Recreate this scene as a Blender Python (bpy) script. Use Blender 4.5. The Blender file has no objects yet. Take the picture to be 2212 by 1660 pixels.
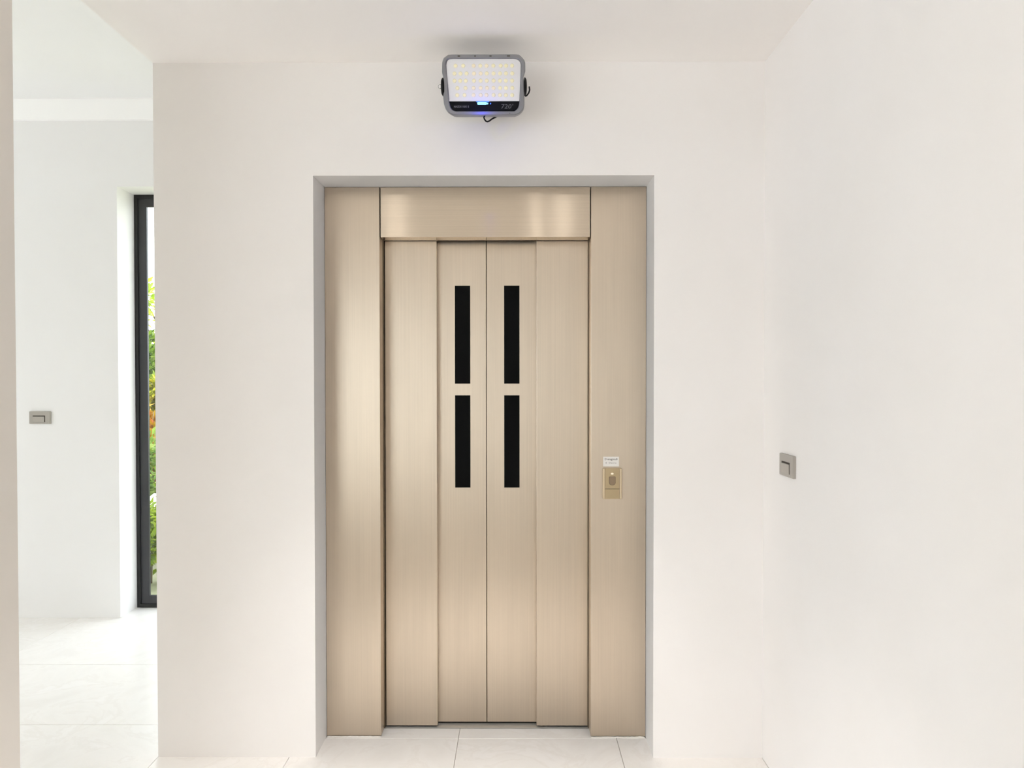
import bpy, bmesh, math, random
from mathutils import Vector, Matrix, Euler

random.seed(7)
scene = bpy.context.scene
COL = scene.collection

# ------------------------------------------------------------------ camera
FPX, W, H = 1560.0, 2212.0, 1660.0
EYE = 1.364
cam_data = bpy.data.cameras.new('camera')
cam = bpy.data.objects.new('camera', cam_data)
COL.objects.link(cam)
cam_data.sensor_fit = 'HORIZONTAL'
cam_data.sensor_width = 36.0
cam_data.lens = FPX * 36.0 / W
cam_data.shift_x = -(1107.67 - W / 2) / W
cam_data.shift_y = (842.55 - H / 2) / W
cam_data.clip_start = 0.02
cam_data.clip_end = 200
PITCH, YAW, ROLL = 0.0146, 0.0047, -0.0007
cam.matrix_world = (Matrix.Translation((0, 0, EYE)) @ Matrix.Rotation(YAW, 4, 'Z')
                    @ Matrix.Rotation(math.pi / 2 - PITCH, 4, 'X') @ Matrix.Rotation(ROLL, 4, 'Z'))
scene.camera = cam

# ------------------------------------------------------------------ sky, sun, window portals, exposure
world = bpy.data.worlds.new('hazy_sky')
scene.world = world
world.use_nodes = True
bg = world.node_tree.nodes['Background']
bg.inputs['Color'].default_value = (0.92, 0.96, 1.015, 1)
bg.inputs['Strength'].default_value = 1.0

sun_data = bpy.data.lights.new('sun', 'SUN')
sun_data.energy = 1.2
sun_data.angle = math.radians(2.5)
sun_data.color = (1.0, 0.93, 0.82)
sun = bpy.data.objects.new('sun', sun_data)
COL.objects.link(sun)
sun.rotation_euler = Vector((-0.60, 0.26, -0.75)).to_track_quat('-Z', 'Y').to_euler()


def portal(name, loc, size_x, size_z, toward):
    ld = bpy.data.lights.new(name, 'AREA')
    ld.shape = 'RECTANGLE'
    ld.size, ld.size_y = size_x, size_z
    ld.cycles.is_portal = True
    o = bpy.data.objects.new(name, ld)
    COL.objects.link(o)
    o.location = loc
    o.rotation_euler = Vector(toward).to_track_quat('-Z', 'Y').to_euler()
    return o


portal('window_portal', (-1.812, 4.36, 1.23), 0.9, 2.44, (0, -1, 0))
portal('glazing_portal', (-3.30, -2.80, 1.19), 2.6, 2.38, (0, 1, 0))
portal('added_side_portal', (-5.20, -1.45, 1.19), 1.7, 2.38, (1, 0, 0))
portal('added_corridor_portal', (-5.20, 2.98, 1.36), 1.0, 2.5, (1, 0, 0))

scene.view_settings.view_transform = 'Standard'
scene.view_settings.look = 'None'
scene.view_settings.gamma = 1.0
scene.view_settings.use_curve_mapping = False
scene.view_settings.exposure = 2.27
scene.cycles.use_denoising = True
scene.cycles.max_bounces = 18
scene.cycles.diffuse_bounces = 14
scene.cycles.glossy_bounces = 4
scene.cycles.transparent_max_bounces = 8
scene.cycles.use_adaptive_sampling = True
scene.cycles.adaptive_threshold = 0.1
scene.cycles.adaptive_min_samples = 16
scene.cycles.caustics_reflective = False
scene.cycles.caustics_refractive = False


# ------------------------------------------------------------------ materials
def new_mat(name):
    m = bpy.data.materials.new(name)
    m.use_nodes = True
    nt = m.node_tree
    return m, nt, nt.nodes['Principled BSDF'], nt.nodes['Material Output']


def plain(name, col, rough=0.5, metal=0.0, spec=0.5, emit=None, estr=0.0, coat=0.0):
    m, nt, p, out = new_mat(name)
    p.inputs['Base Color'].default_value = (*col, 1)
    p.inputs['Roughness'].default_value = rough
    p.inputs['Metallic'].default_value = metal
    p.inputs['Specular IOR Level'].default_value = spec
    p.inputs['Coat Weight'].default_value = coat
    if emit:
        p.inputs['Emission Color'].default_value = (*emit, 1)
        p.inputs['Emission Strength'].default_value = estr
    # a little unevenness so that nothing is perfectly flat
    tc = nt.nodes.new('ShaderNodeTexCoord')
    n = nt.nodes.new('ShaderNodeTexNoise')
    n.inputs['Scale'].default_value = 60
    b = nt.nodes.new('ShaderNodeBump')
    b.inputs['Strength'].default_value = 0.03
    b.inputs['Distance'].default_value = 0.001
    nt.links.new(tc.outputs['Object'], n.inputs['Vector'])
    nt.links.new(n.outputs['Fac'], b.inputs['Height'])
    nt.links.new(b.outputs['Normal'], p.inputs['Normal'])
    return m


def plaster(name, col, var=0.02, rough=0.75):
    m, nt, p, out = new_mat(name)
    L = nt.links.new
    tc = nt.nodes.new('ShaderNodeTexCoord')
    n1 = nt.nodes.new('ShaderNodeTexNoise')
    n1.inputs['Scale'].default_value = 2.3
    n1.inputs['Detail'].default_value = 5
    n1.inputs['Roughness'].default_value = 0.55
    r = nt.nodes.new('ShaderNodeValToRGB')
    r.color_ramp.elements[0].position = 0.3
    r.color_ramp.elements[1].position = 0.7
    r.color_ramp.elements[0].color = (col[0] - var, col[1] - var * 1.1, col[2] - var * 1.4, 1)
    r.color_ramp.elements[1].color = (col[0] + var * .5, col[1] + var * .6, col[2] + var * .9, 1)
    L(tc.outputs['Object'], n1.inputs['Vector'])
    L(n1.outputs['Fac'], r.inputs['Fac'])
    L(r.outputs['Color'], p.inputs['Base Color'])
    n2 = nt.nodes.new('ShaderNodeTexNoise')
    n2.inputs['Scale'].default_value = 35
    n2.inputs['Detail'].default_value = 6
    b = nt.nodes.new('ShaderNodeBump')
    b.inputs['Strength'].default_value = 0.05
    b.inputs['Distance'].default_value = 0.002
    L(tc.outputs['Object'], n2.inputs['Vector'])
    L(n2.outputs['Fac'], b.inputs['Height'])
    L(b.outputs['Normal'], p.inputs['Normal'])
    p.inputs['Roughness'].default_value = rough
    p.inputs['Specular IOR Level'].default_value = 0.25
    return m


def brushed(name, col, rough, aniso, vertical=True, streak=0.05):
    m, nt, p, out = new_mat(name)
    L = nt.links.new
    tc = nt.nodes.new('ShaderNodeTexCoord')
    mp = nt.nodes.new('ShaderNodeMapping')
    mp.inputs['Scale'].default_value = (260, 260, 2.0) if vertical else (2.0, 260, 260)
    n = nt.nodes.new('ShaderNodeTexNoise')
    n.inputs['Scale'].default_value = 1.0
    n.inputs['Detail'].default_value = 4
    L(tc.outputs['Object'], mp.inputs['Vector'])
    L(mp.outputs['Vector'], n.inputs['Vector'])
    # broad cloudy streaks like uneven tinted steel
    mp2 = nt.nodes.new('ShaderNodeMapping')
    mp2.inputs['Scale'].default_value = (9, 9, 1.4) if vertical else (1.5, 8, 5)
    n2 = nt.nodes.new('ShaderNodeTexNoise')
    n2.inputs['Scale'].default_value = 1.0
    n2.inputs['Detail'].default_value = 3
    n2.inputs['Distortion'].default_value = 0.6
    L(tc.outputs['Object'], mp2.inputs['Vector'])
    L(mp2.outputs['Vector'], n2.inputs['Vector'])
    mx = nt.nodes.new('ShaderNodeMath')
    mx.operation = 'ADD'
    L(n.outputs['Fac'], mx.inputs[0])
    L(n2.outputs['Fac'], mx.inputs[1])
    r = nt.nodes.new('ShaderNodeValToRGB')
    r.color_ramp.elements[0].position = 0.35
    r.color_ramp.elements[1].position = 0.65
    r.color_ramp.elements[0].color = (*[c * (1 - streak) for c in col], 1)
    r.color_ramp.elements[1].color = (*[min(1, c * (1 + streak * .8)) for c in col], 1)
    hf = nt.nodes.new('ShaderNodeMath')
    hf.operation = 'MULTIPLY'
    hf.inputs[1].default_value = 0.5
    L(mx.outputs[0], hf.inputs[0])
    L(hf.outputs[0], r.inputs['Fac'])
    L(r.outputs['Color'], p.inputs['Base Color'])
    p.inputs['Metallic'].default_value = 1.0
    p.inputs['Roughness'].default_value = rough
    p.inputs['Anisotropic'].default_value = aniso
    p.inputs['Anisotropic Rotation'].default_value = 0.0 if vertical else 0.25
    t = nt.nodes.new('ShaderNodeTangent')
    t.direction_type = 'UV_MAP'
    t.uv_map = 'grain'
    L(t.outputs['Tangent'], p.inputs['Tangent'])
    return m


def marble_tile():
    m, nt, p, out = new_mat('polished_tile')
    L = nt.links.new
    tc = nt.nodes.new('ShaderNodeTexCoord')
    oi = nt.nodes.new('ShaderNodeObjectInfo')
    off = nt.nodes.new('ShaderNodeVectorMath')
    off.operation = 'ADD'
    cm = nt.nodes.new('ShaderNodeCombineXYZ')
    ml = nt.nodes.new('ShaderNodeMath')
    ml.operation = 'MULTIPLY'
    ml.inputs[1].default_value = 37.0
    L(oi.outputs['Random'], ml.inputs[0])
    L(ml.outputs[0], cm.inputs['Z'])
    L(tc.outputs['Object'], off.inputs[0])
    L(cm.outputs[0], off.inputs[1])
    n = nt.nodes.new('ShaderNodeTexNoise')
    n.inputs['Scale'].default_value = 3.2
    n.inputs['Detail'].default_value = 8
    n.inputs['Roughness'].default_value = 0.62
    n.inputs['Distortion'].default_value = 1.3
    L(off.outputs[0], n.inputs['Vector'])
    r = nt.nodes.new('ShaderNodeValToRGB')
    e = r.color_ramp.elements
    e[0].position, e[0].color = 0.30, (0.85, 0.82, 0.79, 1)
    e[1].position, e[1].color = 0.52, (0.90, 0.875, 0.85, 1)
    v = e.new(0.555)
    v.color = (0.865, 0.835, 0.805, 1)
    v = e.new(0.60)
    v.color = (0.91, 0.885, 0.865, 1)
    L(n.outputs['Fac'], r.inputs['Fac'])
    L(r.outputs['Color'], p.inputs['Base Color'])
    p.inputs['Roughness'].default_value = 0.28
    p.inputs['Specular IOR Level'].default_value = 0.45
    return m


def glass_mat():
    m, nt, p, out = new_mat('clear_glass')
    nt.nodes.remove(p)
    L = nt.links.new
    tr = nt.nodes.new('ShaderNodeBsdfTransparent')
    tr.inputs['Color'].default_value = (0.96, 0.98, 0.97, 1)
    gl = nt.nodes.new('ShaderNodeBsdfGlossy')
    gl.inputs['Roughness'].default_value = 0.01
    lw = nt.nodes.new('ShaderNodeLayerWeight')          # 4 % head-on, rising towards grazing, the same from both sides
    lw.inputs['Blend'].default_value = 0.5
    pw = nt.nodes.new('ShaderNodeMath')
    pw.operation = 'POWER'
    pw.inputs[1].default_value = 5.0
    fr = nt.nodes.new('ShaderNodeMath')
    fr.operation = 'MULTIPLY_ADD'
    fr.inputs[1].default_value = 0.6
    fr.inputs[2].default_value = 0.03
    L(lw.outputs['Facing'], pw.inputs[0])
    L(pw.outputs[0], fr.inputs[0])
    mx = nt.nodes.new('ShaderNodeMixShader')
    L(fr.outputs[0], mx.inputs[0])
    L(tr.outputs[0], mx.inputs[1])
    L(gl.outputs[0], mx.inputs[2])
    L(mx.outputs[0], out.inputs['Surface'])
    return m


def leaf_mat(name, cols, transl=0.35):
    m, nt, p, out = new_mat(name)
    L = nt.links.new
    g = nt.nodes.new('ShaderNodeNewGeometry')
    r = nt.nodes.new('ShaderNodeValToRGB')
    e = r.color_ramp.elements
    e[0].position, e[0].color = 0, (*cols[0], 1)
    e[1].position, e[1].color = 1, (*cols[-1], 1)
    for i, c in enumerate(cols[1:-1]):
        k = e.new((i + 1) / (len(cols) - 1))
        k.color = (*c, 1)
    L(g.outputs['Random Per Island'], r.inputs['Fac'])
    L(r.outputs['Color'], p.inputs['Base Color'])
    p.inputs['Roughness'].default_value = 0.45
    t = nt.nodes.new('ShaderNodeBsdfTranslucent')
    L(r.outputs['Color'], t.inputs['Color'])
    mx = nt.nodes.new('ShaderNodeMixShader')
    mx.inputs[0].default_value = transl
    L(p.outputs[0], mx.inputs[1])
    L(t.outputs[0], mx.inputs[2])
    L(mx.outputs[0], out.inputs['Surface'])
    return m


M_WALL = plaster('warm_white_plaster', (0.887, 0.868, 0.859), 0.012)
M_WALLSHADE = plaster('shade_toned_plaster', (0.79, 0.755, 0.71), 0.012)  # darkened plaster, stands in for shade on the near wall end
M_CORR = plaster('cool_white_plaster', (0.878, 0.873, 0.874), 0.010)
M_CEIL = plaster('ceiling_paint', (0.905, 0.883, 0.870), 0.010)
M_TRIM = plain('white_trim_paint', (0.95, 0.945, 0.94), 0.4)
M_TILE = marble_tile()
M_GROUT = plain('grout', (0.70, 0.665, 0.62), 0.9)
M_STEEL = brushed('champagne_steel', (0.645, 0.552, 0.445), 0.38, 0.75, True)
M_HEAD = brushed('champagne_steel_polished', (0.72, 0.625, 0.505), 0.20, 0.95, False)
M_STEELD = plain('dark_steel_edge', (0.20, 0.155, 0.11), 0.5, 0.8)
M_SHAFT = plain('shaft_darkness', (0.015, 0.013, 0.012), 0.9)
M_BGLASS = plain('black_glass', (0.003, 0.003, 0.003), 0.4, 0, 0.07)
M_SILL = plain('aluminium_sill', (0.62, 0.60, 0.57), 0.4, 0.6)
M_SEAL = plain('white_sealant', (0.86, 0.83, 0.79), 0.7)
M_FRAME = plain('charcoal_aluminium', (0.045, 0.045, 0.05), 0.42, 0.2)
M_FRAMED = plain('black_gasket', (0.012, 0.012, 0.013), 0.5)
M_GLASS = glass_mat()
M_PLATE = plain('grey_switch_plastic', (0.40, 0.37, 0.335), 0.42)
M_ROCK = plain('grey_rocker_plastic', (0.42, 0.39, 0.35), 0.38)
M_SLOT = plain('dark_slot', (0.05, 0.04, 0.03), 0.8)
M_GOLD = plain('gold_rail', (0.66, 0.54, 0.37), 0.4, 0.3)
M_GOLDD = plain('satin_gold_plate', (0.46, 0.36, 0.215), 0.45, 0.2)
M_BUTTON = plain('bronze_button', (0.27, 0.20, 0.13), 0.45, 0.2)
M_LAMPON = plain('lit_indicator', (0.95, 0.88, 0.72), 0.4, emit=(1.0, 0.86, 0.62), estr=0.06)
M_PAPER = plain('sticker_paper', (0.84, 0.82, 0.79), 0.6)
M_INK = plain('grey_ink', (0.20, 0.19, 0.18), 0.8)
M_LGREY = plain('silver_grey_plastic', (0.235, 0.235, 0.25), 0.4, 0.1)
M_LFACE = plain('white_reflector', (0.80, 0.80, 0.815), 0.35)
M_LBACK = plain('dark_grey_housing', (0.10, 0.10, 0.105), 0.5)
M_LED = plain('yellow_phosphor', (0.93, 0.88, 0.62), 0.35)
M_LED2 = plain('amber_phosphor', (0.94, 0.86, 0.66), 0.35)
M_LBLK = plain('gloss_black_plastic', (0.005, 0.005, 0.006), 0.5, 0, 0.12)
M_BLACK = plain('black_plastic', (0.006, 0.005, 0.005), 0.5, 0, 0.2)
M_LTEXT = plain('grey_print', (0.16, 0.16, 0.17), 0.6)
M_BLUE = plain('blue_indicator', (0.1, 0.3, 0.9), 0.3, emit=(0.015, 0.10, 1.0), estr=0.27)
M_CYAN = plain('cyan_indicator', (0.3, 0.7, 1.0), 0.3, emit=(0.22, 0.80, 1.0), estr=0.25)
M_STEELR = plain('chrome_ring', (0.7, 0.7, 0.68), 0.25, 1.0)
M_CAN = plain('downlight_trim', (0.85, 0.84, 0.82), 0.4)
M_DLIT = plain('downlight_lens', (0.95, 0.93, 0.88), 0.4, emit=(1.0, 0.95, 0.88), estr=0.05)
M_BARK = plain('brown_bark', (0.16, 0.11, 0.07), 0.9)
M_SOIL = plain('dry_lawn', (0.46, 0.45, 0.30), 0.95)
M_STONE = plain('pale_stone', (0.75, 0.74, 0.70), 0.8)
M_LIME = leaf_mat('lime_leaves', [(0.20, 0.32, 0.01), (0.34, 0.46, 0.02), (0.44, 0.52, 0.04), (0.16, 0.27, 0.01)])
M_GREEN = leaf_mat('green_leaves', [(0.06, 0.13, 0.01), (0.14, 0.25, 0.02), (0.22, 0.32, 0.04), (0.28, 0.36, 0.08)])
M_CROTON = leaf_mat('croton_leaves', [(0.46, 0.14, 0.01), (0.42, 0.30, 0.01), (0.48, 0.20, 0.01), (0.30, 0.28, 0.01), (0.40, 0.11, 0.01)])
M_YEL = leaf_mat('yellow_leaves', [(0.26, 0.29, 0.01), (0.40, 0.38, 0.02), (0.20, 0.24, 0.01), (0.44, 0.34, 0.02)])


# ------------------------------------------------------------------ mesh helpers
def add_box(bm, x0, x1, y0, y1, z0, z1):
    vs = [bm.verts.new(p) for p in ((x0, y0, z0), (x1, y0, z0), (x1, y1, z0), (x0, y1, z0),
                                    (x0, y0, z1), (x1, y0, z1), (x1, y1, z1), (x0, y1, z1))]
    for f in ((0, 3, 2, 1), (4, 5, 6, 7), (0, 1, 5, 4), (1, 2, 6, 5), (2, 3, 7, 6), (3, 0, 4, 7)):
        bm.faces.new([vs[i] for i in f])
    return vs


def grain_uv(bm):
    uv = bm.loops.layers.uv.new('grain')
    for f in bm.faces:
        n = f.normal
        a = max(range(3), key=lambda i: abs(n[i]))
        for l in f.loops:
            c = l.vert.co
            l[uv].uv = (c.x, c.z) if a == 1 else ((c.y, c.z) if a == 0 else (c.x, c.y))


def link(name, bm, mat, parent=None, smooth=False, uv=False):
    bm.normal_update()
    if uv:
        grain_uv(bm)
    me = bpy.data.meshes.new(name)
    bm.to_mesh(me)
    bm.free()
    if smooth:
        for p in me.polygons:
            p.use_smooth = True
    me.materials.append(mat)
    o = bpy.data.objects.new(name, me)
    COL.objects.link(o)
    if parent:
        o.parent = parent
    return o


def box(name, b, mat, parent=None, bevel=0.0, seg=2, uv=False):
    bm = bmesh.new()
    add_box(bm, *b)
    if bevel:
        bmesh.ops.bevel(bm, geom=bm.edges[:] + bm.verts[:], offset=bevel, segments=seg, profile=0.5, affect='EDGES')
    return link(name, bm, mat, parent, uv=uv)


def boxes(name, bs, mat, parent=None):
    bm = bmesh.new()
    for b in bs:
        add_box(bm, *b)
    return link(name, bm, mat, parent)


def prism(bm, pts, y0, y1, bev=0.0):
    """pts: (x, z) outline counter-clockwise seen from -Y; y0 front, y1 back; bev pulls the front edge in."""
    n = len(pts)
    cx = sum(p[0] for p in pts) / n
    cz = sum(p[1] for p in pts) / n
    def ring(y, k):
        out = []
        for x, z in pts:
            d = math.hypot(x - cx, z - cz)
            s = (d - k) / d if d else 1
            out.append(bm.verts.new((cx + (x - cx) * s, y, cz + (z - cz) * s)))
        return out
    rings = [ring(y0, bev)]
    if bev:
        rings.append(ring(y0 + bev, 0))
    rings.append(ring(y1, 0))
    bm.faces.new(rings[0])
    bm.faces.new(rings[-1][::-1])
    for a, b in zip(rings, rings[1:]):
        for i in range(n):
            bm.faces.new((a[i], b[i], b[(i + 1) % n], a[(i + 1) % n]))
    bmesh.ops.recalc_face_normals(bm, faces=bm.faces[:])


def rounded(x0, x1, z0, z1, r, seg=5, rb=None):
    rb = r if rb is None else rb
    pts = []
    for cx, cz, a0, rr in ((x1 - rb, z0 + rb, -90, rb), (x1 - r, z1 - r, 0, r), (x0 + r, z1 - r, 90, r), (x0 + rb, z0 + rb, 180, rb)):
        for i in range(seg + 1):
            a = math.radians(a0 + 90 * i / seg)
            pts.append((cx + rr * math.cos(a), cz + rr * math.sin(a)))
    return pts


def tube(bm, pts, r, seg=8):
    pts = [Vector(p) for p in pts]
    rr = r if isinstance(r, (list, tuple)) else [r] * len(pts)
    rings = []
    for i, p in enumerate(pts):
        d = (pts[min(i + 1, len(pts) - 1)] - pts[max(i - 1, 0)]).normalized()
        u = d.orthogonal().normalized() if i == 0 else (u - d * u.dot(d)).normalized()
        v = d.cross(u)
        rings.append([bm.verts.new(p + (u * math.cos(2 * math.pi * k / seg) + v * math.sin(2 * math.pi * k / seg)) * rr[i]) for k in range(seg)])
    for a, b in zip(rings, rings[1:]):
        for k in range(seg):
            bm.faces.new((a[k], a[(k + 1) % seg], b[(k + 1) % seg], b[k]))
    bm.faces.new(rings[0][::-1])
    bm.faces.new(rings[-1])


def disc(bm, cx, cz, y0, y1, r, seg=16, rz=None, dome=0.0):
    rz = rz or r
    pts = [(cx + r * math.cos(2 * math.pi * i / seg), cz + rz * math.sin(2 * math.pi * i / seg)) for i in range(seg)]
    prism(bm, pts, y0, y1, dome)


def empty(name, loc=(0, 0, 0), rot=(0, 0, 0)):
    o = bpy.data.objects.new(name, None)
    o.empty_display_size = 0.1
    COL.objects.link(o)
    o.location = loc
    o.rotation_euler = rot
    return o


def tag(o, label, cat, group=None):
    o['label'] = label
    o['category'] = cat
    if group:
        o['group'] = group
    return o


def structure(o, label=None):
    o['kind'] = 'structure'
    if label:
        o['label'] = label
    return o


def text_mesh(name, body, size, mat, parent, loc, shear=0.0, bold=0.0, width=None):
    cu = bpy.data.curves.new(name + '_curve', 'FONT')
    cu.body = body
    cu.size = size
    cu.align_x = 'CENTER'
    cu.align_y = 'CENTER'
    cu.extrude = 0.00012
    cu.offset = bold
    cu.shear = shear
    cu.resolution_u = 2
    t = bpy.data.objects.new(name + '_tmp', cu)
    COL.objects.link(t)
    bpy.context.view_layer.update()
    dg = bpy.context.evaluated_depsgraph_get()
    me = bpy.data.meshes.new_from_object(t.evaluated_get(dg))
    bpy.data.objects.remove(t)
    me.name = name
    xs = [v.co.x for v in me.vertices]
    k = width / (max(xs) - min(xs)) if width else 1.0
    for v in me.vertices:
        x, y, z = v.co
        v.co = (x * k, -z, y)
    me.materials.clear()
    me.materials.append(mat)
    o = bpy.data.objects.new(name, me)
    COL.objects.link(o)
    o.parent = parent
    o.location = loc
    return o


# ------------------------------------------------------------------ the room shell
XL, XR = -1.294, 0.885           # lift wall, left corner and right wall
YD = 2.583                       # lift wall face
YB = 4.104                       # corridor far wall
HL, HCOR = 2.492, 2.925          # lobby and corridor ceilings
RX0, RX1, RZ = -0.724, 0.492, 2.0905   # recess of the lift
YS = 1.863                       # end of the near left wall

floor = structure(boxes('floor', [(-5.0, 1.05, -2.75, 1.0, -0.12, -0.001),
                                  (-5.0, 1.05, 1.0, 4.55, -0.12, -0.010)], M_GROUT),
                  'pale polished stone tile floor of lobby and side corridor')

G = 0.0009                       # half a joint
tile_cache = {}


def tile(x0, x1, y0, y1):
    w, d = round(x1 - x0 - 2 * G, 4), round(y1 - y0 - 2 * G, 4)
    if w < 0.03 or d < 0.03:
        return
    key = (w, d)
    if key not in tile_cache:
        bm = bmesh.new()
        add_box(bm, -w / 2, w / 2, -d / 2, d / 2, -0.010, 0.0)
        top = [e for e in bm.edges if all(v.co.z > -0.001 for v in e.verts)]
        bmesh.ops.bevel(bm, geom=top, offset=0.0008, segments=1, affect='EDGES')
        bm.normal_update()
        me = bpy.data.meshes.new('floor_tile')
        bm.to_mesh(me)
        bm.free()
        me.materials.append(M_TILE)
        tile_cache[key] = me
    o = bpy.data.objects.new('floor_tile', tile_cache[key])
    COL.objects.link(o)
    o.parent = floor
    o.location = ((x0 + x1) / 2, (y0 + y1) / 2, 0)


xs_l = [XL, -0.82, -0.22, 0.38, XR]
ys_l = [1.0, 1.52, 2.12, 2.72]
for i in range(len(xs_l) - 1):
    for j in range(len(ys_l) - 1):
        x0, x1, y0, y1 = xs_l[i], xs_l[i + 1], ys_l[j], ys_l[j + 1]
        if i == 0 and j == 0:
            y1 = 1.52
        tile(x0, x1, y0, y1)
for x0, x1 in ((RX0, -0.22), (-0.22, 0.38), (0.38, RX1)):
    tile(x0, x1, 2.72, 2.80)
xs_c = [-5.0, -4.894, -3.694, -2.494, XL]
ys_c = [1.625, 2.225, 2.825, 3.425, 4.025, 4.285]
for i in range(len(xs_c) - 1):
    for j in range(len(ys_c) - 1):
        tile(xs_c[i], xs_c[i + 1], ys_c[j], ys_c[j + 1])

structure(boxes('wall_back', [(XL, RX0, YD, 4.32, 0, 3.02),
                              (RX1, 1.05, YD, 4.32, 0, 3.02),
                              (RX0, RX1, YD, 3.0, RZ, 3.02),
                              (RX0, RX1, 4.12, 4.32, 0, 3.02),
                              (RX0, RX1, 3.0, 4.32, 2.9, 3.02)], M_WALL),
          'off-white plastered wall around the lift recess')
structure(box('wall_right', (XR, 1.05, -2.75, YD, 0, 2.6), M_WALL), 'off-white plastered wall to the right of the lift')
structure(box('wall_left', (-5.0, XL, 1.70, YS, 0, HCOR), M_WALLSHADE), 'end of the near wall at the left edge')
structure(boxes('wall_far', [(-5.0, -2.266, YB, 4.32, 0, HCOR),
                             (-1.36, XL, YB, 4.32, 0, HCOR),
                             (-2.266, -1.36, YB, 4.32, 2.460, HCOR)], M_CORR),
          'white corridor wall with the tall window')
structure(boxes('wall_side', [(-5.15, -5.0, -2.75, -2.3, 0, 3.02), (-5.15, -5.0, -0.6, 2.48, 0, 3.02),
                              (-5.15, -5.0, 3.48, 4.32, 0, 3.02), (-5.15, -5.0, -2.3, -0.6, 2.38, 3.02),
                              (-5.15, -5.0, 2.48, 3.48, 2.62, 3.02)], M_CORR))
structure(boxes('wall_rear', [(-5.0, -4.6, -2.75, -2.6, 0, 2.6), (-2.0, XR, -2.75, -2.6, 0, 2.6),
                              (-4.6, -2.0, -2.75, -2.6, 2.38, 2.6)], M_WALL))
structure(boxes('ceiling', [(-5.0, 1.05, -2.75, 1.70, HL, 3.02), (XL, 1.05, 1.70, YD, HL, 3.02)], M_CEIL),
          'plain off-white lobby ceiling')
structure(box('ceiling', (-5.0, XL, 1.70, 4.32, HCOR, 3.02), M_CORR), 'higher white ceiling of the side corridor')
bm = bmesh.new()
vs = [bm.verts.new((x, YB + y, z)) for x in (-5.0, XL) for y, z in ((0, HCOR), (0, HCOR - 0.094), (-0.022, HCOR - 0.094), (-0.085, HCOR - 0.004), (-0.085, HCOR))]  # front face leans out at the top, shaped to catch floor light
bm.faces.new(vs[:5])
bm.faces.new(vs[5:][::-1])
for k in range(5):
    bm.faces.new((vs[k], vs[(k + 1) % 5], vs[5 + (k + 1) % 5], vs[5 + k]))
bmesh.ops.recalc_face_normals(bm, faces=bm.faces[:])
structure(link('trim_1', bm, M_TRIM),
          'bright white beam trim along the top of the corridor wall')


# ------------------------------------------------------------------ windows
def window(name, x0, x1, z0, z1, y, mull=(), label=None, side=None):
    r = structure(empty(name, ((x0 + x1) / 2, y, z0)), label)
    if side is not None:                  # x0..x1 then run along the side wall
        r.location = (side, (x0 + x1) / 2, z0)
        r.rotation_euler = (0, 0, math.pi / 2)
    w, h = (x1 - x0) / 2, z1 - z0

    def fr(nm, t, a, ya, yb, mat, lo, hi):
        bm = bmesh.new()
        add_box(bm, lo + a, lo + a + t, ya, yb, a, h - a)
        add_box(bm, hi - a - t, hi - a, ya, yb, a, h - a)
        add_box(bm, lo + a + t, hi - a - t, ya, yb, h - a - t, h - a)
        add_box(bm, lo + a + t, hi - a - t, ya, yb, a, a + t)
        return link(nm, bm, mat, r)
    fr('window_frame', 0.020, 0.0, 0.0, 0.060, M_FRAMED, -w, w)
    edges = [-w + 0.019] + [m - (x0 + x1) / 2 for m in mull] + [w - 0.019]
    for lo, hi in zip(edges, edges[1:]):
        bm = bmesh.new()
        t = 0.050
        for b in ((lo, lo + t, 0.019, h - 0.019), (hi - t, hi, 0.019, h - 0.019),
                  (lo + t, hi - t, h - 0.019 - t, h - 0.019), (lo + t, hi - t, 0.019, 0.019 + t)):
            add_box(bm, b[0], b[1], 0.010, 0.026, b[2], b[3])
        s = link('sash', bm, M_FRAME, r)
        box('pane', (lo + t - 0.004, hi - t + 0.004, 0.016, 0.021, 0.019 + t - 0.004, h - 0.019 - t + 0.004), M_GLASS, s)
    return r


window('window_1', -2.265, -1.361, 0.001, 2.459, 4.285, label='tall charcoal framed window at the end of the corridor')
window('window_2', -4.599, -2.001, 0.001, 2.379, -2.72, (-3.3,))
window('added_side_window', -2.299, -0.601, 0.001, 2.379, 0, (-1.45,), side=-5.06)  # added out of view to bring more daylight into the lobby
window('added_corridor_window', 2.481, 3.479, 0.001, 2.619, 0, side=-5.06)  # added out of view to brighten the corridor

# ------------------------------------------------------------------ the lift entrance
YF, YO, YI = 2.732, 2.807, 2.834          # jamb face, outer leaves, inner leaves
X0, X1, XM = -0.514, 0.281, -0.1165       # clear opening and its middle
ZH = 1.900                                # underside of the header
lift = tag(empty('elevator', (XM, YF, 0)), 'champagne brushed steel lift entrance with four closed sliding door leaves', 'elevator')


def lb(b):                                # world box -> lift local
    return (b[0] - XM, b[1] - XM, b[2] - YF, b[3] - YF, b[4], b[5])


for nm, a, b in (('jamb_panel', RX0 + 0.001, X0 - 0.0015), ('jamb_panel', X1 + 0.0015, RX1 - 0.001)):
    box(nm, lb((a, b, YF, YF + 0.062, 0.003, RZ - 0.001)), M_STEEL, lift, 0.0012, uv=True)
box('header_panel', lb((X0 + 0.0025, X1 - 0.0025, YF - 0.0015, YF + 0.058, ZH, RZ - 0.002)), M_HEAD, lift, 0.0012, uv=True)
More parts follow.
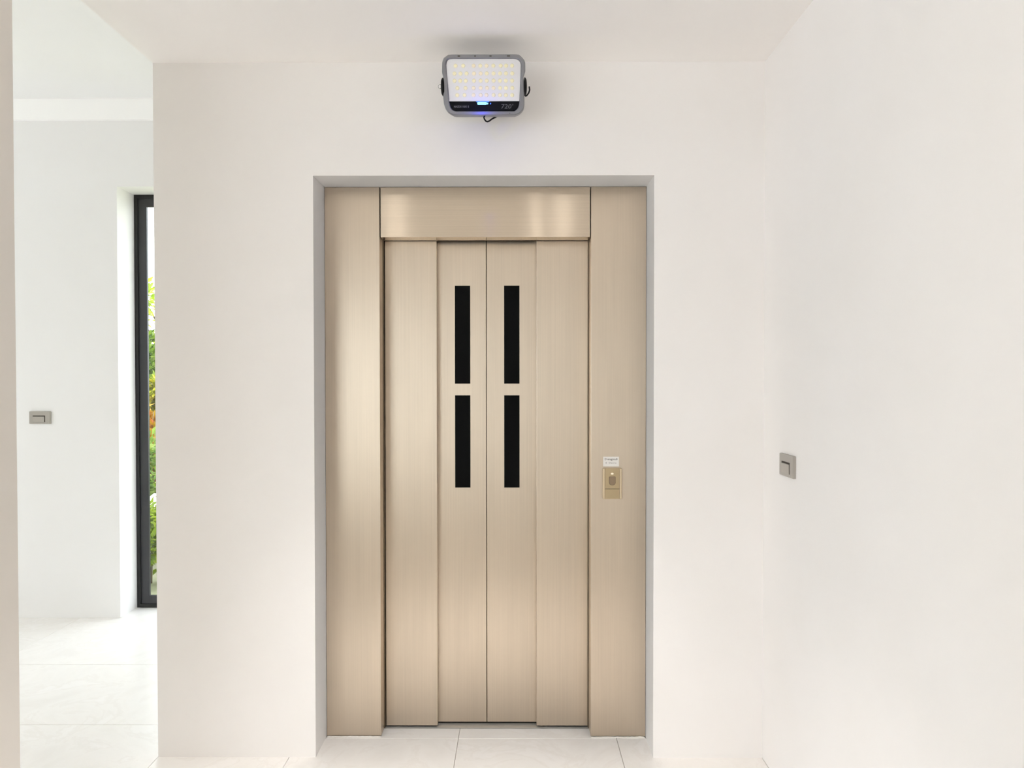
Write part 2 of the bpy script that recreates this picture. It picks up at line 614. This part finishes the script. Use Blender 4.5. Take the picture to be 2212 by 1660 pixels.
# inner returns of the portal behind the panels
for a, b in ((X0 - 0.012, X0 + 0.002), (X1 - 0.002, X1 + 0.012)):
    box('return_strip', lb((a, b, YF + 0.063, YO + 0.05, 0.004, ZH + 0.1)), M_STEELD, lift)
box('header_return', lb((X0, X1, YF + 0.0585, YO - 0.004, ZH + 0.0005, ZH + 0.02)), M_STEELD, lift)
box('shaft_dark_sheet', lb((RX0, RX1, YI + 0.05, YI + 0.06, 0.002, RZ)), M_SHAFT, lift)  # black sheet standing in for the darkness of the shaft
sl = box('sill', lb((X0 - 0.01, X1 + 0.01, 2.8015, 2.885, -0.009, 0.002)), M_SILL, lift)
box('sill_groove', lb((X0, X1, 2.842, 2.850, 0.0005, 0.0026)), M_SLOT, sl)


def leaf(a, b, y, z0, z1):
    return box('door_leaf', lb((a, b, y, y + 0.022, z0, z1)), M_STEEL, lift, 0.0015, uv=True)


leaf(X0 + 0.004, -0.308, YO, 0.008, ZH + 0.03)
leaf(0.079, X1 - 0.002, YO, 0.008, ZH + 0.03)
SL = ((-0.240, -0.180), (-0.047, 0.013))
for (a, b), (s0, s1) in zip((((-0.330), XM - 0.0012), (XM + 0.0012, 0.10)), SL):
    d = leaf(a, b, YI, 0.010, ZH + 0.03)
    for z0, z1 in ((1.347, 1.731), (0.938, 1.301)):
        box('vision_panel', lb((s0, s1, YI - 0.0006, YI + 0.004, z0, z1)), M_BGLASS, d)['label'] = 'narrow black glass vision strip'
# sealant beads at the foot of the jambs
for a, b in ((RX0 + 0.004, X0 - 0.003), (X1 + 0.003, RX1 - 0.004)):
    bm = bmesh.new()
    n = 40
    pts = [(a + (b - a) * i / n, 2.7295 + random.uniform(-.0012, .0012), 0.002) for i in range(n + 1)]
    tube(bm, [(p[0] - XM, p[1] - YF, p[2]) for p in pts], [0.0022 + random.uniform(-.0008, .001) for _ in pts], 6)
    link('sealant_bead', bm, M_SEAL, lift, True)

# ------------------------------------------------------------------ call button and sticker on the right jamb
cp = tag(empty('call_button_panel', (0.3627, YF, 0.9095)), 'small gold call button panel on the right lift jamb', 'button panel')
bm = bmesh.new()
prism(bm, rounded(-0.0360, 0.0360, 0, 0.1190, 0.005), -0.007, 0, 0.0015)
link('back_box', bm, M_GOLD, cp)
for s in (-1, 1):
    box('side_rail', (s * 0.0318 - 0.0038, s * 0.0318 + 0.0038, -0.0115, -0.006, 0.002, 0.117), M_GOLD, cp, 0.0012)
box('face_plate', (-0.0275, 0.0275, -0.0095, -0.006, 0.041, 0.117), M_GOLDD, cp, 0.0006)
box('lower_plate', (-0.0275, 0.0275, -0.0095, -0.006, 0.003, 0.0395), M_GOLDD, cp, 0.0006)
box('seam', (-0.0275, 0.0275, -0.0080, -0.0065, 0.0393, 0.0412), M_SLOT, cp)
bm = bmesh.new()
prism(bm, rounded(-0.0125, 0.0125, 0.0535, 0.0875, 0.004, 5, 0.0115), -0.0115, -0.008, 0.0012)
link('call_button', bm, M_BUTTON, cp)
bm = bmesh.new()
disc(bm, -0.0005, 0.0975, -0.0108, -0.009, 0.0055, 14, 0.0035, 0.0006)
link('indicator_lamp', bm, M_LAMPON, cp)

st = tag(empty('sticker', (0.3590, YF, 1.0335)), 'white printed paper sticker above the call button', 'sticker')
box('paper', (-0.0299, 0.0299, -0.0006, 0.0, 0, 0.0372), M_PAPER, st)
text_mesh('printed_line', 'D ensgzou0', 0.0105, M_INK, st, (0, -0.0008, 0.0275), bold=0.0002, width=0.048)
text_mesh('printed_line', 'E  Daoru', 0.0075, M_INK, st, (0, -0.0008, 0.0135), width=0.040)


# ------------------------------------------------------------------ wall switches
def switch(loc, rotz, label):
    r = tag(empty('light_switch', loc, (0, 0, rotz)), label, 'switch', 'wall switches')
    w, h = 0.122, 0.072
    bm = bmesh.new()
    prism(bm, rounded(-w / 2, w / 2, -h / 2, h / 2, 0.004, 4), -0.0085, 0, 0.001)
    link('plate', bm, M_PLATE, r)
    box('end_cover', (w * 0.385, w * 0.472, -0.0093, -0.004, -h * 0.48, h * 0.48), M_ROCK, r, 0.0006)
    box('recess', (-w * 0.33, w * 0.25, -0.0089, -0.004, -h * 0.36, h * 0.165), M_SLOT, r)
    rk = box('rocker', (-w * 0.325, w * 0.215, -0.0112, -0.005, -h * 0.355, h * 0.085), M_ROCK, r, 0.001)
    rk.rotation_euler = (0.03, 0, 0)
    return r


switch((-2.712, YB, 1.1475), 0.0, 'grey wall switch on the corridor wall left of the window')
switch((XR, 2.345, 1.083), -math.pi / 2, 'grey wall switch on the right wall beside the lift')

# ------------------------------------------------------------------ rechargeable LED work light over the lift
PXM, PXZ = 0.001518, 0.001400
LIGHT_C = (-0.1065, 2.40, 2.3355)
wl = tag(empty('led_floodlight', LIGHT_C, (math.radians(9), 0, 0)),
         'grey LED floodlight with yellow diodes and blue indicator mounted above the lift', 'floodlight')


def zp(zx, zy):
    return ((zx - 866) / 6.915 * PXM, -(zy - 862) / 6.915 * PXZ)


def poly(pts):
    return [zp(*p) for p in pts][::-1]


outer = poly([(345, 395), (1385, 395), (1432, 430), (1472, 475), (1490, 525), (1490, 672), (1463, 702), (1463, 760), (1475, 800),
              (1478, 1180), (1462, 1245), (1420, 1295), (1360, 1330), (400, 1330), (330, 1290), (288, 1235),
              (262, 1150), (255, 1015), (268, 985), (262, 760), (242, 665), (248, 510), (270, 450)])
inner = poly([(365, 455), (1350, 455), (1400, 480), (1430, 530), (1425, 700), (1407, 1110), (1400, 1175), (1380, 1225), (1335, 1270),
              (425, 1270), (385, 1240), (358, 1190), (342, 1110), (312, 700), (302, 530), (322, 480)])


def resample(pts, n):
    """ray-cast the outline from its middle so two outlines can be bridged"""
    out = []
    for i in range(n):
        a = 2 * math.pi * i / n
        d = Vector((math.cos(a), math.sin(a)))
        best = None
        for p, q in zip(pts, pts[1:] + pts[:1]):
            p, q = Vector(p), Vector(q)
            e = q - p
            det = d.x * (-e.y) + e.x * d.y
            if abs(det) < 1e-12:
                continue
            t = (p.x * (-e.y) + e.x * p.y) / det
            s = (d.x * p.y - d.y * p.x) / det
            if t > 0 and -1e-6 <= s <= 1 + 1e-6:
                best = t if best is None else max(best, t)
        out.append((d.x * best, d.y * best))
    return out


N = 120
ro, ri = resample(outer, N), resample(inner, N)
bm = bmesh.new()
loops = []
for pts, k, y in ((ro, 0.97, 0.040), (ro, 1.0, 0.012), (ro, 1.0, -0.006), (ro, 0.982, -0.010), (ri, 1.02, -0.010), (ri, 1.0, -0.007), (ri, 0.995, 0.002)):
    loops.append([bm.verts.new((x * k, y, z * k)) for x, z in pts])
for a, b in zip(loops, loops[1:]):
    for i in range(N):
        bm.faces.new((a[i], a[(i + 1) % N], b[(i + 1) % N], b[i]))
bm.faces.new(loops[0])
bmesh.ops.recalc_face_normals(bm, faces=bm.faces[:])
hous = link('housing', bm, M_LGREY, wl)
for zx, w in ((500, 0.008), (742, 0.005), (972, 0.007), (1240, 0.010)):      # small vents on the top bezel
    x, z = zp(zx, 424)
    box('vent', (x - w / 2, x + w / 2, -0.0108, -0.008, z - 0.0018, z + 0.0014), M_SLOT, hous)
x, z = zp(1258, 1305)
box('vent', (x - 0.001, x + 0.001, -0.0108, -0.008, z - 0.001, z + 0.001), M_SLOT, hous)

sp = zp(0, 1112)[1]
upper = [p for p in ri if p[1] > sp]
up = [(x * .99, z * .99) for x, z in ri if z * .99 > sp]
lo = [(x * .985, z * .985) for x, z in ri if z * .985 < sp - 0.0004]
# put the parting line corners in
def clip(pts, keep_up):
    pts = sorted(pts, key=lambda p: math.atan2(p[1] - (0.02 if keep_up else -0.075), p[0]))
    return pts
hx = max(abs(p[0]) for p in ri if abs(p[1] - sp) < 0.006) * 0.985
cxm = sum(p[0] for p in ri) / N
fl = [(cxm - hx, sp), (cxm + hx, sp)]
bm = bmesh.new()
prism(bm, clip(up + fl, True), -0.0035, 0.002)
face = link('reflector_panel', bm, M_LFACE, wl)
bm = bmesh.new()
prism(bm, clip(lo + [(cxm - hx, sp - 0.0004), (cxm + hx, sp - 0.0004)], False), -0.0045, 0.002)
strip = link('control_strip', bm, M_LBLK, wl)

rows = {565: (447, 562, 717, 817, 910, 1012, 1122, 1203, 1293),
        683: (430, 520, 610, 722, 822, 913, 1015, 1112, 1200, 1295),
        795: (428, 515, 597, 720, 820, 912, 1015, 1110, 1198, 1293),
        908: (470, 592, 713, 820, 915, 1012, 1112, 1200, 1295),
        1018: (467, 577, 713, 820, 905, 1012, 1108, 1197, 1293)}
bead_me = {}
for mname, mat in (('a', M_LED), ('b', M_LED2)):
    bm = bmesh.new()
    disc(bm, 0, 0, -0.0022, 0, 0.0066, 10, None, 0.0016)
    me = bpy.data.meshes.new('led_bead')
    bm.to_mesh(me)
    bm.free()
    me.materials.append(mat)
    bead_me[mname] = me
for zy, cols in rows.items():
    for zx in cols:
        x, z = zp(zx, zy)
        o = bpy.data.objects.new('led_bead', bead_me['b' if 650 < zx < 1050 and random.random() < .6 else 'a'])
        COL.objects.link(o)
        o.parent = face
        o.location = (x, -0.0034, z)

x0, z1 = zp(768, 1125)
x1, z0 = zp(912, 1168)
bm = bmesh.new()
prism(bm, rounded(x0, x1, z0, z1, 0.003, 4), -0.0062, -0.004, 0.0006)
link('charge_indicator', bm, M_CYAN, strip)
for zx, r in ((922, 0.0026), (966, 0.0022)):
    x, z = zp(zx, 1150)
    bm = bmesh.new()
    disc(bm, x, z, -0.0062, -0.004, r, 10, None, 0.0005)
    link('charge_indicator', bm, M_CYAN if zx < 950 else M_BLUE, strip)
x, z = zp(850, 1120)
box('status_bar', (x - 0.021, x + 0.021, -0.0058, -0.004, z - 0.0012, z + 0.0012), M_BLUE, strip)
x, z = zp(528, 1197)
text_mesh('printed_text', 'MAZDS 10X1 S', 0.0085, M_LTEXT, strip, (x, -0.0049, z), bold=0.00025, width=0.050)
x, z = zp(1200, 1198)
text_mesh('printed_text', '720', 0.0200, M_LTEXT, strip, (x, -0.0049, z), shear=0.12, width=0.0335)
x, z = zp(1302, 1190)
text_mesh('printed_text', '\u00b0', 0.016, M_LTEXT, strip, (x, -0.0049, z))
# the indicator's own light, spilling on the lower rim
bl = bpy.data.lights.new('indicator_glow', 'POINT')
bl.color = (0.03, 0.05, 1.0)
bl.energy = 0.030
bl.shadow_soft_size = 0.0
blo = bpy.data.objects.new('indicator_glow', bl)
COL.objects.link(blo)
blo.parent = wl
xg, zg = zp(830, 1345)
blo.location = (xg, -0.042, zg)

# bracket, pivots, wing lever, ring, cable
zpv = zp(0, 872)[1]
for s in (-1, 1):
    bm = bmesh.new()
    xo = zp(258, 0)[0] if s < 0 else zp(1476, 0)[0]
    pts = []
    n = 20
    # half disc knob turned about the x axis
    prof = [(0.0, 0.0290), (0.004, 0.0285), (0.0075, 0.0225), (0.0085, 0.014), (0.009, 0.0)]
    prev = None
    for dx, r in prof:
        ring = [bm.verts.new((xo + s * dx, 0.012 + r * math.cos(2 * math.pi * k / n), zpv + r * math.sin(2 * math.pi * k / n))) for k in range(n)] if r > 0 else [bm.verts.new((xo + s * dx, 0.012, zpv))]
        if prev:
            if len(ring) == 1:
                for k in range(n):
                    bm.faces.new((prev[k], prev[(k + 1) % n], ring[0]))
            else:
                for k in range(n):
                    bm.faces.new((prev[k], prev[(k + 1) % n], ring[(k + 1) % n], ring[k]))
        prev = ring
    bmesh.ops.recalc_face_normals(bm, faces=bm.faces[:])
    link('pivot_knob', bm, M_BLACK, wl, True)
bm = bmesh.new()
xk = zp(1500, 0)[0]
tube(bm, [(zp(1490, 0)[0], -0.008, zp(0, 1040)[1]), (zp(1515, 0)[0], -0.010, zp(0, 1030)[1]), (zp(1543, 0)[0], -0.010, zp(0, 990)[1]),
          (zp(1556, 0)[0], -0.010, zp(0, 945)[1]), (zp(1550, 0)[0], -0.010, zp(0, 893)[1])], 0.0026, 8)
link('wing_lever', bm, M_BLACK, wl, True)
bm = bmesh.new()
cxr, czr = zp(200, 870)
tube(bm, [(cxr + 0.0055 * math.cos(a), 0.008, czr + 0.0065 * math.sin(a)) for a in [2 * math.pi * k / 14 for k in range(15)]], 0.0012, 6)
link('pull_ring', bm, M_STEELR, wl, True)
bm = bmesh.new()
bx = zp(262, 0)[0]
bx1 = zp(1470, 0)[0]
add_box(bm, bx, bx + 0.003, 0.006, 0.150, zpv - 0.011, zpv + 0.011)
add_box(bm, bx1 - 0.003, bx1, 0.006, 0.150, zpv - 0.011, zpv + 0.011)
add_box(bm, bx, bx1, 0.150, 0.153, zpv - 0.011, zpv + 0.011)
br = link('wall_bracket', bm, M_BLACK, wl)
box('heat_sink', (zp(420, 0)[0], zp(1310, 0)[0], 0.0395, 0.062, -0.055, 0.055), M_LBACK, wl, 0.004)
bm = bmesh.new()
c = [zp(880, 1322), zp(862, 1352), zp(872, 1380), (zp(892, 1404)), zp(915, 1408), zp(945, 1392), zp(980, 1360), zp(1012, 1338)]
tube(bm, [(p[0], 0.004 + 0.004 * i, p[1]) for i, p in enumerate(c)] + [(zp(1040, 0)[0], 0.05, zp(0, 1310)[1])], 0.0026, 8)
link('power_cord', bm, M_BLACK, wl, True)

# ------------------------------------------------------------------ unseen ceiling downlights: header reflections, plus one added to light the floor
def downlight(x, y, r, watts, label, beam=180):
    dl = tag(empty('ceiling_downlight', (x, y, HL)), label, 'downlight', 'lobby downlights')
    n = 28
    bm = bmesh.new()
    prev = None
    for k_, z in ((0.90, -0.003), (0.98, -0.006), (1.22, -0.006), (1.28, 0.0)):
        ring = [bm.verts.new((r * k_ * math.cos(2 * math.pi * k / n), r * k_ * math.sin(2 * math.pi * k / n), z)) for k in range(n)]
        if prev:
            for k in range(n):
                bm.faces.new((prev[k], prev[(k + 1) % n], ring[(k + 1) % n], ring[k]))
        prev = ring
    link('trim_ring', bm, M_CAN, dl, True)
    bm = bmesh.new()
    bm.faces.new([bm.verts.new((r * .95 * math.cos(-2 * math.pi * k / n), r * .95 * math.sin(-2 * math.pi * k / n), -0.003)) for k in range(n)])
    link('lens', bm, M_DLIT, dl)
    ld = bpy.data.lights.new('downlight_lamp', 'AREA')
    ld.shape = 'DISK'
    ld.size = 2 * r * .9
    ld.energy = watts
    ld.spread = math.radians(beam)
    ld.color = (1.0, 0.95, 0.90)
    lo_ = bpy.data.objects.new('downlight_lamp', ld)
    COL.objects.link(lo_)
    lo_.parent = dl
    lo_.location = (0, 0, -0.012)


downlight(-0.80, 0.65, 0.085, 0.14, 'dim round recessed downlight over the left side of the lobby')
downlight(0.31, 0.65, 0.085, 0.14, 'dim round recessed downlight over the right side of the lobby')
downlight(-0.20, 1.80, 0.085, 1.35, 'added unseen round downlight brightening the floor in front of the lift', 64)  # added lamp out of view, puts a pool of light on the floor
downlight(0.145, 0.15, 0.018, 0.16, 'tiny round recessed spot in the lobby ceiling')

# ------------------------------------------------------------------ the garden behind the corridor window
bm = bmesh.new()
gx, gy = 40, 26
for j in range(gy + 1):
    for i in range(gx + 1):
        bm.verts.new((-14 + 22 * i / gx, 4.40 + 14 * j / gy, -0.06 + (random.uniform(-.012, .012) if j else 0)))
bm.verts.ensure_lookup_table()
for j in range(gy):
    for i in range(gx):
        k = j * (gx + 1) + i
        bm.faces.new([bm.verts[q] for q in (k, k + 1, k + gx + 2, k + gx + 1)])
structure(link('garden_ground', bm, M_SOIL), 'sunlit yellowish garden ground outside the window')
structure(box('terrace', (-7, 4, -9.0, -2.75, -0.12, -0.01), M_SEAL))


def leaf_geo(verts, faces, base, d, up, L, wd):
    side = d.cross(up).normalized() * wd
    nrm = side.cross(d).normalized()
    k = len(verts)
    verts += [base, base + d * L * .45 + side + nrm * L * .06, base + d * L - nrm * L * .12, base + d * L * .45 - side + nrm * L * .06]
    faces += [(k, k + 1, k + 2), (k, k + 2, k + 3)]


def plant(name, loc, h, rx, mat, nleaf, lsize, label, cat, tree=False, group='garden plants', lower=0.05, narrow=0.32):
    r = tag(empty(name, loc), label, cat, group)
    bm = bmesh.new()
    tips = []
    nst = 1 if tree else 7
    for s in range(nst):
        a = random.uniform(0, 6.28)
        sp_ = 0.12 * rx if tree else rx * random.uniform(.15, .6)
        top = Vector((sp_ * math.cos(a), sp_ * math.sin(a), h * (0.85 if tree else random.uniform(.6, .9))))
        pts = [Vector((0.03 * math.cos(a), 0.03 * math.sin(a), -0.06)), top * .4 + Vector((0, 0, h * .08)), top]
        r0 = 0.035 if tree else 0.010
        tube(bm, pts, [r0, r0 * .75, r0 * .3], 6)
        if tree:
            for b in range(9):
                f = random.uniform(.35, 1)
                p = top * f
                a2 = random.uniform(0, 6.28)
                q = p + Vector((math.cos(a2), math.sin(a2), .5)) * rx * random.uniform(.5, .8)
                tube(bm, [p, (p + q) / 2 + Vector((0, 0, .04)), q], [0.012, .009, .004], 5)
                tips.append(q)
    link('stem', bm, M_BARK, r, True)
    verts, faces = [], []
    clusters = []
    nc = 16 if tree else 22
    for c_ in range(nc):
        while True:
            p = Vector((random.uniform(-1, 1), random.uniform(-1, 1), random.uniform(-1, 1)))
            if .35 < p.length < 1:
                break
        z = h * (lower + (1 - lower) * (p.z * .5 + .5)) if not tree else h * (.45 + .55 * (p.z * .5 + .5))
        clusters.append((Vector((p.x * rx * .75, p.y * rx * .75, z)), rx * narrow * random.uniform(.7, 1.25)))
    clusters += [(t, rx * narrow * .9) for t in tips]
    for i in range(int(nleaf * (1 if tree else 2.2))):
        cpos, cr = random.choice(clusters)
        d = Vector((random.gauss(0, 1), random.gauss(0, 1), random.gauss(.25, .8))).normalized()
        p = cpos + d * cr * random.uniform(.5, 1)
        if p.z < 0:
            p.z = random.uniform(0, .1)
        up = Vector((random.gauss(0, .6), random.gauss(0, .6), 1)).normalized()
        dd = (d + Vector((random.gauss(0, .4), random.gauss(0, .4), random.gauss(0, .3)))).normalized()
        if abs(dd.dot(up)) > .95:
            up = Vector((1, 0, .2)).normalized()
        L = lsize * random.uniform(.7, 1.25)
        leaf_geo(verts, faces, p, dd, up, L, L * .22)
    me = bpy.data.meshes.new('foliage')
    me.from_pydata([tuple(v) for v in verts], [], faces)
    me.materials.append(mat)
    o = bpy.data.objects.new('foliage', me)
    COL.objects.link(o)
    o.parent = r
    o['kind'] = 'stuff'
    return r


plant('shrub', (-2.58, 5.02, -0.06), 0.60, 0.36, M_LIME, 1500, 0.06, 'low lime green shrub close outside the window', 'shrub')
plant('shrub', (-2.98, 6.00, -0.06), 0.94, 0.50, M_GREEN, 1800, 0.08, 'mid green shrub behind the low lime shrub', 'shrub')
plant('croton', (-3.52, 6.78, -0.06), 1.34, 0.34, M_CROTON, 2200, 0.10, 'orange leaved croton seen through the window', 'shrub')
plant('shrub', (-3.66, 7.60, -0.06), 1.56, 0.34, M_YEL, 1500, 0.09, 'yellow leaved shrub behind the orange croton', 'shrub')
plant('shrub', (-4.44, 8.34, -0.06), 1.95, 0.58, M_GREEN, 3400, 0.09, 'tall green shrub behind the yellow one', 'shrub')
plant('small_tree', (-4.80, 9.55, -0.06), 2.75, 0.75, M_LIME, 1500, 0.11, 'slim airy tree rising above the garden shrubs', 'tree', tree=True, narrow=0.26)
plant('shrub', (-1.55, 5.35, -0.06), 0.75, 0.42, M_GREEN, 1500, 0.07, 'rounded green shrub under the right half of the window', 'shrub')
plant('croton', (-1.95, 6.70, -0.06), 1.15, 0.45, M_YEL, 1500, 0.10, 'yellow croton growing to the right of the orange one', 'shrub')
plant('shrub', (-4.75, 6.45, -0.06), 1.10, 0.55, M_LIME, 1700, 0.08, 'lime shrub growing to the left of the orange croton', 'shrub')
plant('small_tree', (-2.45, 9.40, -0.06), 2.55, 0.80, M_GREEN, 1500, 0.11, 'bushier green tree standing to the right of the slim tree', 'tree', tree=True)
plant('shrub', (-0.85, 7.60, -0.06), 1.50, 0.60, M_GREEN, 1800, 0.09, 'broad green shrub at the right end of the garden bed', 'shrub')
plant('shrub', (-2.80, 8.20, -0.06), 1.60, 0.42, M_LIME, 1600, 0.09, 'upright lime shrub in front of the bushier tree', 'shrub')
plant('shrub', (-5.90, 7.70, -0.06), 1.60, 0.65, M_GREEN, 2000, 0.09, 'broad green shrub at the left end of the garden bed', 'shrub')
bm = bmesh.new()
bmesh.ops.create_icosphere(bm, subdivisions=3, radius=1.0)
for v in bm.verts:
    v.co *= 1 + 0.10 * math.sin(3 * v.co.x + 1) * math.cos(4 * v.co.y) + random.uniform(-.01, .01)
    v.co = Vector((v.co.x * .17, v.co.y * .15, max(v.co.z, -.6) * .34 + .20))
tag(link('garden_stone', bm, M_STONE, None, True), 'pale rounded standing stone between the garden shrubs', 'stone').location = (-2.72, 5.40, -0.06)
